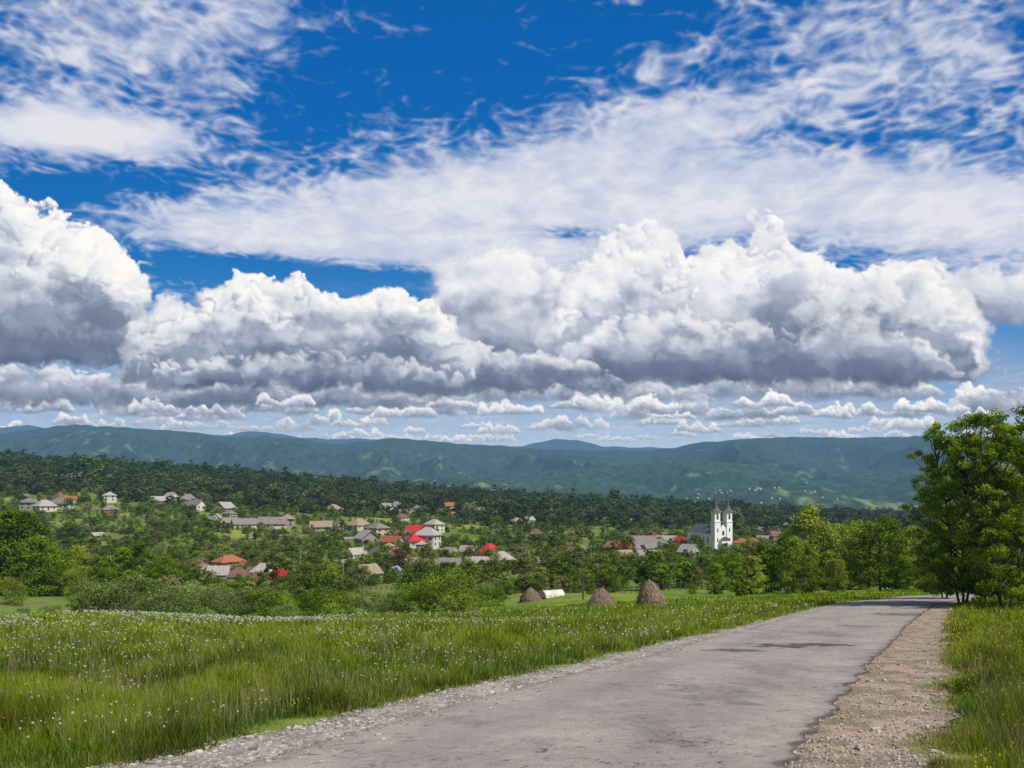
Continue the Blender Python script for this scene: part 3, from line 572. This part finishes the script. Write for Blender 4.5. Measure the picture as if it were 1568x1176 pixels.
def fence(b0,b1,Y0,Y1,n):
    bb=B(); P=[]
    for i in range(n+1):
        t=i/n; Y=Y0+(Y1-Y0)*t; X=((b0+(b1-b0)*t)-CX)/F*Y; Z=float(hgt(X,Y)); bb.box(X-.07,X+.07,Y-.07,Y+.07,Z-.3,Z+1.35); P.append((X,Y,Z))
    for p,q in zip(P[:-1],P[1:]):
        for zz in (.45,.95): bb.poly([(p[0]+.071,p[1],p[2]+zz),(q[0]-.071,q[1],q[2]+zz),(q[0]-.071,q[1],q[2]+zz+.12),(p[0]+.071,p[1],p[2]+zz+.12)],[(0,1,2,3)])
    o=bpy.data.objects.new('wooden_fence',bb.mesh('wooden_fence',M_bark)); link(o)
fence(730,960,170,180,26); fence(440,600,190,196,20); fence(850,1100,150,140,30)
# ------------------------------------------------------------------ mountains
def mountains(name,prof,Y0,Y1,Y2,amp,seed,low,high,hz,zb=-75):
    px=np.linspace(-900,2500,1100); Ys=np.concatenate([np.linspace(Y0,Y1,240),np.linspace(Y1,Y2,12)[1:]])
    YY,PP=np.meshgrid(Ys,px,indexing='ij'); XX=(PP-CX)/F*YY
    pr=np.interp(PP,[p[0] for p in prof],[p[1] for p in prof]); pr=pr+1.6*pn(PP/22,0*PP,seed)+.5*pn(PP/9,0*PP,seed+1)
    zt=(HY-pr)/F*Y1; s=(YY-Y0)/(Y1-Y0); s1=np.clip(s,0,1)
    base=zb+(zt-zb)*(s1**1.25)
    sp=1-np.abs(fbm(XX/1400+.25*YY/900,YY/3000,4,seed+2))*2.8
    sp2=1-np.abs(fbm(XX/480,YY/1300,3,seed+5))*2.6
    e=np.sin(np.pi*s1)**1.0*(1-s1**6)
    Z=base+amp*e*(sp-.45)+amp*.2*e*sp2+7*fbm(XX/60,YY/110,3,seed+11)*(s1<.97)*sst(0,.1,s1)
    Z=np.where(s>1,zt-(YY-Y1)*.25,Z)
    lim=(zt+0)/Y1*YY-.3*(Y1-YY)*.12; Z=np.where(s<=1,np.minimum(Z,lim),Z)
    n=fbm(XX/260,YY/520,5,seed+7); n2=fbm(XX/60,YY/120,4,seed+8); n9=fbm(XX/28,YY/60,3,seed+9)
    f=sst(.05,.40,n+.6*n2-.8*(s1-.22)); col=low*f[...,None]+high*(1-f[...,None]); col=col*np.clip(1+.55*n2+.8*n9,.3,2)[...,None]
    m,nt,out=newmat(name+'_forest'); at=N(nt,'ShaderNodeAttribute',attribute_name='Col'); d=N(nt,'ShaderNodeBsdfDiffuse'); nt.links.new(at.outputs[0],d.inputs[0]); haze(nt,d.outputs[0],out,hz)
    obj(name,fast_mesh(name,np.stack([XX,YY,Z],-1).reshape(-1,3),grid_faces(*XX.shape),[m],col=np.maximum(col,.003).reshape(-1,3),smooth=True))
    return px,Ys,Z
PA=[(-900,650),(-300,655),(0,664),(60,656),(110,650),(200,655),(290,661),(350,670),(400,667),(460,672),(510,681),(560,676),(600,671),(650,674),(720,681),(800,686),(870,689),(930,690),(1000,690),(1040,684),(1070,677),(1130,673),(1200,669),(1290,670),(1395,668),(1500,668),(1568,672),(2500,660)]
PB=[(-900,660),(0,656),(40,650),(80,658),(200,662),(340,666),(390,659),(440,667),(500,673),(560,671),(640,678),(700,680),(800,683),(845,672),(880,673),(920,683),(1000,685),(1100,688),(2500,690)]
PC=[(-900,790),(0,770),(300,752),(520,742),(600,731),(680,727),(800,724),(880,717),(960,712),(1040,704),(1120,708),(1200,716),(1300,722),(1400,716),(1568,706),(2500,690)]
mpx,mYs,mZ=mountains('mountain_range',PA,3800,7600,9000,260,60,np.array([.10,.145,.05]),np.array([.028,.056,.022]),8600.)
mountains('mountain_range',PB,8500,11500,12500,120,80,np.array([.04,.07,.05]),np.array([.02,.04,.03]),5500.)
mountains('foothills',PC,2900,5000,5600,110,95,np.array([.14,.19,.06]),np.array([.032,.066,.022]),8600.,-72)
vv=[];ff=[]
for i in range(60):
    b_=rng.choice([rng.normal(1075,30),rng.normal(1180,45),rng.normal(1120,60)]); yy=rng.uniform(3150,3700); s_=(yy-2900)/2100
    zt=(HY-np.interp(b_,[p[0] for p in PC],[p[1] for p in PC]))/F*5000; X=(b_-CX)/F*yy; Z=-72+(zt+72)*s_**1.25+12; a=rng.uniform(3,5.); c_=rng.uniform(3,5); h=rng.uniform(1.5,3); k=len(vv)
    vv+=[(X-a,yy-c_,Z-28),(X+a,yy-c_,Z-28),(X+a,yy+c_,Z-28),(X-a,yy+c_,Z-28),(X-a,yy-c_,Z+h),(X+a,yy-c_,Z+h),(X+a,yy+c_,Z+h),(X-a,yy+c_,Z+h),(X-a,yy,Z+h+3),(X+a,yy,Z+h+3)]
    ff+=[(k,k+1,k+5,k+4),(k+1,k+2,k+6,k+5),(k+2,k+3,k+7,k+6),(k+3,k,k+4,k+7),(k+4,k+5,k+9,k+8),(k+6,k+7,k+8,k+9),(k+5,k+6,k+9),(k+7,k+4,k+8)]
# settle each far house on the foothill surface
fo=[o for o in bpy.data.objects if o.name.startswith('foothills')][0]; co_=np.empty(len(fo.data.vertices)*3,np.float32); fo.data.vertices.foreach_get('co',co_); co_=co_.reshape(-1,3)
vv=np.array(vv)
for i in range(0,len(vv),10):
    cx_,cy_=vv[i:i+10,0].mean(),vv[i:i+10,1].mean(); j=np.argmin((co_[:,0]-cx_)**2+(co_[:,1]-cy_)**2); base=vv[i+4,2]; h_=2.5; vv[i:i+10,2]+=co_[j,2]+h_-base; vv[i:i+4,2]=co_[j,2]-6
me=bpy.data.meshes.new('distant_village'); me.from_pydata([tuple(map(float,p)) for p in vv],[],ff); me.materials.append(M_wall[1]); me.update(); obj('distant_village',me)
print('mountains',time.time()-T0)
# ------------------------------------------------------------------ sky with clouds (dome sector around the valley)
pxs=np.concatenate([-30-np.cumsum(1.5*1.03**np.arange(120))[::-1],np.arange(-30,1600,1.5),1600+np.cumsum(1.5*1.03**np.arange(120))])
pys=np.concatenate([-10-np.cumsum(1.5*1.035**np.arange(100))[::-1],np.arange(-10,790,1.5)])
PY,PX=np.meshgrid(pys,pxs,indexing='ij')
ty=(HY-PY)/F; tx=(PX-CX)/F
st=[(-.05,lin(175,200,222)),(.03,lin(168,198,224)),(.09,lin(130,176,216)),(.18,lin(75,144,204)),(.30,lin(38,118,188)),(.45,lin(20,104,180)),(.63,lin(16,96,172)),(1.6,lin(6,60,130))]
S=np.stack([np.interp(ty,[a for a,_ in st],[b[i] for _,b in st]) for i in range(3)],-1)
def comp(dst,a,c): return dst*(1-a[...,None])+c*a[...,None]
def gb(cx,cy,rx,ry,amp,ang=0):
    a=math.radians(ang); dx=PX-cx; dy=PY-cy; u=dx*math.cos(a)+dy*math.sin(a); v=-dx*math.sin(a)+dy*math.cos(a)
    return amp*np.exp(-(u/rx)**2-(v/ry)**2)
hv=1/(ty+.28); hu=tx*hv
qx=hu+.018*fbm(hu*9,hv*9,2,101); qy=hv+.018*fbm(hu*9,hv*9,2,102)
ca,sa=math.cos(.45),math.sin(.45)
mot=fbm(qx*15,qy*20,4,120,.55)
cell=1-np.abs(pn(qx*24+1.2*pn(qx*8,qy*8,131),qy*36,132))*2.2; cell=cell*.6+.6*fbm(qx*44,qy*60,3,133)
rip=fbm((qx*ca+qy*sa)*7,(qy*ca-qx*sa)*20,3,130,.5); big=fbm(hu*3.5,hv*5,4,140)
cov=np.zeros_like(PX)+.50
for q in ((600,315,330,62,.52,-4),(860,245,250,50,.40,-14),(1330,285,380,55,.42,4),(1520,345,240,70,.5),(430,370,260,40,.5,6),(130,205,150,32,.95,6),(60,195,120,28,.4),(180,80,240,120,.18),(330,30,160,70,.22),(60,40,150,60,.1),(1300,120,340,120,.22),(1480,50,170,60,.15),(1000,300,200,60,.3),(1150,330,300,40,.4),(1050,170,160,50,.2),(780,380,200,50,.5),(330,150,60,60,.15),
          (745,50,190,85,-.64,10),(480,150,90,80,-.28,40),(190,275,230,20,-.35,-3),(60,300,90,30,-.4),(480,425,260,24,-1.2,6),(880,355,60,12,-.6),(1540,515,60,40,-.7),(640,130,140,50,-.35,20),(1350,208,120,16,-.30,-5),(1120,105,60,20,-.30),(380,215,70,30,-.25),(1000,50,80,40,-.3),(30,100,60,14,-.3),(840,130,120,25,-.2)): cov=cov+gb(*q)
mk=sst(1.2,.55,cov)
d=cov+(.40*mot+.36*cell+.20*rip-.20)*(.22+.78*mk)+.18*big
aA=sst(.16,.98,d)
cA=np.stack([np.interp(d+.30*mot+.1*big,[.15,.55,1.05,1.4],[lin(*p)[i] for p in ((150,178,222),(180,193,222),(214,218,232),(238,236,240))]) for i in range(3)],-1)
S=comp(S,aA*.90,cA)
# -- cumulus, sunlit tops and shaded undersides painted into the dome colours
W1=fbm(PX/70,PY/60,5,200,.5)*22+fbm(PX/16,PY/14,3,210)*3.5; W2=fbm(PX/70,PY/60,5,220,.5)*18+fbm(PX/16,PY/14,3,230)*3.5
DT=fbm(PX/24,PY/22,5,240,.6); LOW=fbm(PX/120,PY/70,3,250)
Lt=np.array([.25,.72,.62]); Lt/=np.linalg.norm(Lt)
CC=[(0,lin(86,100,128)),(.22,lin(124,137,161)),(.5,lin(178,186,203)),(.75,lin(224,226,232)),(.97,lin(253,250,247))]
def cumulus(tops,base,rmin,rmax,n,seed,dark=.8,sk=1.,bright=1.,soft=.5,opac=1.,low=.5):
    r_=np.random.default_rng(seed); tx_=[t[0] for t in tops]; tyy=[t[1] for t in tops]; x0,x1=tx_[0],tx_[-1]
    pad=rmax; c0,c1=np.searchsorted(pxs,[x0-pad-40,x1+pad+40]); r0,r1=np.searchsorted(pys,[min(tyy)-pad-40,base+60]); sl=(slice(r0,r1),slice(c0,c1))
    wx=PX[sl]+W1[sl]*sk; wy=PY[sl]+W2[sl]*sk; Bf=np.zeros(wx.shape); Af=np.zeros(wx.shape); xs=pxs[c0:c1]; ys=pys[r0:r1]; dt=DT[sl]
    P=[]
    for i in range(n):
        x=r_.uniform(x0,x1); tp=np.interp(x,tx_,tyy); h=max(base-tp,3)
        r=min(rmin+(rmax-rmin)*r_.random()**2.4,h*.5)
        q=r_.random()**1.15; y=tp+r+q*max(h-1.5*r,0)
        P.append((y+r_.uniform(-.35,.35)*rmax-(.5*r),x,y,r,(y-tp)/h))
    P.sort()
    for _,x,y,r,v in P:
        p=r+34*sk; a0,a1=np.searchsorted(xs,[x-p,x+p]); b0,b1=np.searchsorted(ys,[y-p,y+p])
        if a1<=a0 or b1<=b0: continue
        s2=(slice(b0,b1),slice(a0,a1)); ux=(wx[s2]-x)/r; uy=(wy[s2]-y)/r*1.1; e=1-ux*ux-uy*uy; t=dt[s2]
        sf=soft*r_.uniform(.5,1.5)
        a=sst(0,sf,e+.35*t*(1-np.clip(e,0,1)))*(1-.85*sst(-.1,.95,uy))*opac
        nz=np.sqrt(np.clip(e,0,1)); lam=np.clip(ux*Lt[0]-uy*Lt[1]+nz*Lt[2],-.2,1)
        b=.34+.60*lam+.10*t
        b=b*(1-dark*sst(.30,1.0,v))
        Bf[s2]=Bf[s2]*(1-a)+b*a; Af[s2]=1-(1-Af[s2])*(1-a)
    Bf=Bf/np.maximum(Af,1e-3)
    bl=base+min(9,rmax*.3)*pn(PX[sl]/50,PY[sl]*0,seed)+min(8,rmax*.3)*dt; bw=min(14,rmax*.6)
    fl=sst(bl+bw,bl-bw,PY[sl])
    tpx=np.interp(PX[sl],tx_,tyy); vv_=(PY[sl]-tpx)/np.maximum(base-tpx,8)
    sh=Bf*(1-low*sst(-.05,.45,LOW[sl]+.25*dt)*sst(.05,.4,vv_))*bright*1.06
    c=np.stack([np.interp(sh,[a for a,_ in CC],[b[i] for _,b in CC]) for i in range(3)],-1)
    S[sl]=comp(S[sl],np.clip(Af*1.05,0,1)*fl,c)
veil=sst(600,655,PY)*.25; S[:]=comp(S,veil,lin(205,215,228))
veil0=gb(780,592,1400,72,.85)*(.8+.5*LOW); S[:]=comp(S,np.clip(veil0,0,1),lin(172,185,207))
def row(y,h,x0,x1,seed,step=60,dark=.6,b=.95,gap=.3,yv=8):
    r_=np.random.default_rng(seed); x=x0
    while x<x1:
        w=r_.uniform(.5,1.35)*step; hh=h*r_.uniform(.5,1.3); k=8; t=[(x+w*i/k,y-hh*(.25+.75*r_.random() if 0<i<k else .2)) for i in range(k+1)]
        yo=r_.uniform(-yv,yv)
        if r_.random()>gap: cumulus([(a,c+yo) for a,c in t],y+yo+3,2.5,max(5,hh*.42),int(w*hh*.08)+24,seed+int(x)+999,dark,.4,b*r_.uniform(.88,1.1),.7,r_.uniform(.65,.95),.3)
        x+=w*r_.uniform(.55,1.0)
row(670,13,-150,1750,6,40,.35,.92,.35,5); row(655,20,-150,1750,2,60,.5,.97,.3,7); row(636,30,-200,1800,3,85,.7,1.04,.2,10)
cumulus([(-250,560),(-100,545),(60,555),(240,575),(330,600)],626,6,26,500,40,.75,.6,.85,.8,.85)
cumulus([(260,590),(400,570),(520,580),(700,600),(760,615)],628,6,24,420,41,.9,.7,.9,.8,.85)
cumulus([(700,600),(840,585),(960,580),(1040,590),(1100,610)],616,5,20,300,42,.7,.7,1.,.8,.85)
cumulus([(1040,590),(1180,560),(1300,575),(1400,565),(1440,600)],612,5,24,360,43,.7,.7,1.,.8,.9)
cumulus([(1440,620),(1480,585),(1530,590),(1640,560),(1800,580)],638,5,22,320,44,.7,.7,1.,.7,.95)
row(630,26,100,1500,8,75,.65,1.12,.4,12)
cumulus([(1380,430),(1450,385),(1520,400),(1600,380),(1800,400)],500,14,50,260,60,.5,1.3,.98,1.3,.5)
cumulus([(630,500),(700,370),(770,368),(850,392),(900,380),(960,400),(1010,450),(1060,540)],596,12,60,620,56,.75,1.3,.98,1.2,.62)
cumulus([(860,470),(900,380),(925,350),(950,335),(1010,338),(1050,380),(1100,372),(1150,348),(1180,312),(1215,352),(1260,395),(1320,400),(1380,394),(1430,390),(1470,440),(1490,520),(1500,575)],592,8,58,1050,50,.82,1.2,1.0,.8,.90)
cumulus([(820,560),(880,520),(950,480),(1040,470),(1130,480),(1210,500),(1300,470),(1380,500),(1450,540),(1470,570)],588,8,40,380,51,1.0,1.1,.92,.8,.8)
cumulus([(640,560),(720,520),(800,525),(880,545),(950,575)],606,6,30,240,52,1.0,.9,.9,.9,.8)
cumulus([(-260,300),(-120,270),(0,262),(30,310),(90,308),(130,340),(170,370),(215,400),(240,410),(246,440),(215,490),(200,560)],566,8,54,850,53,.85,1.2,1.0)
cumulus([(180,560),(215,480),(250,440),(290,470),(330,500)],590,8,34,160,57,.6,1.2,1.,1.1,.55)
cumulus([(205,520),(250,490),(300,480),(330,430),(380,400),(410,415),(455,424),(500,440),(545,452),(600,434),(640,452),(675,475),(700,520),(715,570)],588,7,44,900,54,.85,1.1,1.0,.6,.95)
cumulus([(230,560),(300,540),(400,535),(500,530),(600,545),(700,560)],602,6,26,240,55,1.1,.9,.85,.8,.8)
for q in ((500,548,130,17,.8,2),(60,528,160,13,.8),(1280,495,130,32,.6,-8),(640,598,170,13,.75,3),(1230,560,220,14,.75),(900,572,150,14,.55),(150,606,170,10,.4),(1050,520,90,20,.3)):
    S[:]=comp(S,np.clip(gb(*q)*(1+1.3*DT+.7*LOW),0,1)*.85,lin(106,120,147))  # shade under the clouds painted on as soft dark blobs
# thin veils drifting over the cumulus tops
vl=(gb(1150,390,420,60,.55,2)+gb(760,400,160,60,.4))*sst(-.1,.5,fbm(PX/150,PY/50,5,260)+.2*mot); S[:]=comp(S,np.clip(vl,0,.5),lin(226,227,236))
hz=sst(.14,.03,ty)*.38; S[:]=comp(S,hz,lin(186,202,222))
R=28000.; D=np.stack([tx,np.ones_like(tx),ty],-1); D/=np.linalg.norm(D,axis=-1)[...,None]
m,nt,out=newmat('sky_clouds'); at=N(nt,'ShaderNodeAttribute',attribute_name='Col'); em=N(nt,'ShaderNodeEmission'); nt.links.new(at.outputs[0],em.inputs[0]); nt.links.new(em.outputs[0],out.inputs[0])
obj('sky',fast_mesh('sky',(D*R).reshape(-1,3),grid_faces(*PX.shape),[m],col=np.clip(S,0,1).reshape(-1,3),smooth=True))
print('sky',time.time()-T0)
# ------------------------------------------------------------------ light, world, camera
sun=np.array([.62,-.50,.98]); sun/=np.linalg.norm(sun); el=math.asin(sun[2]); az=math.atan2(sun[0],sun[1])
wd=bpy.data.worlds.new('World'); sc.world=wd; wd.use_nodes=True; nt=wd.node_tree; bg=nt.nodes['Background']
sk=nt.nodes.new('ShaderNodeTexSky'); sk.sky_type='NISHITA'; sk.sun_disc=False; sk.sun_elevation=el; sk.sun_rotation=az; nt.links.new(sk.outputs[0],bg.inputs[0]); bg.inputs[1].default_value=.07
ld=bpy.data.lights.new('sun','SUN'); ld.energy=4.7; ld.angle=math.radians(.5); ld.color=(1,.94,.85); lo=link(bpy.data.objects.new('sun',ld))
from mathutils import Vector
lo.rotation_euler=Vector(sun).to_track_quat('Z','Y').to_euler(); lo.location=(30,-30,60)
cd=bpy.data.cameras.new('camera'); cd.sensor_width=36; cd.lens=28.0; cd.shift_y=(HY-588)/1568; cd.clip_end=60000; cd.clip_start=.1
co=link(bpy.data.objects.new('camera',cd)); co.location=(0,0,0); co.rotation_euler=(math.radians(90),0,0); sc.camera=co
sc.view_settings.view_transform='Standard'; sc.view_settings.look='None'; sc.view_settings.exposure=0
print('done',time.time()-T0)
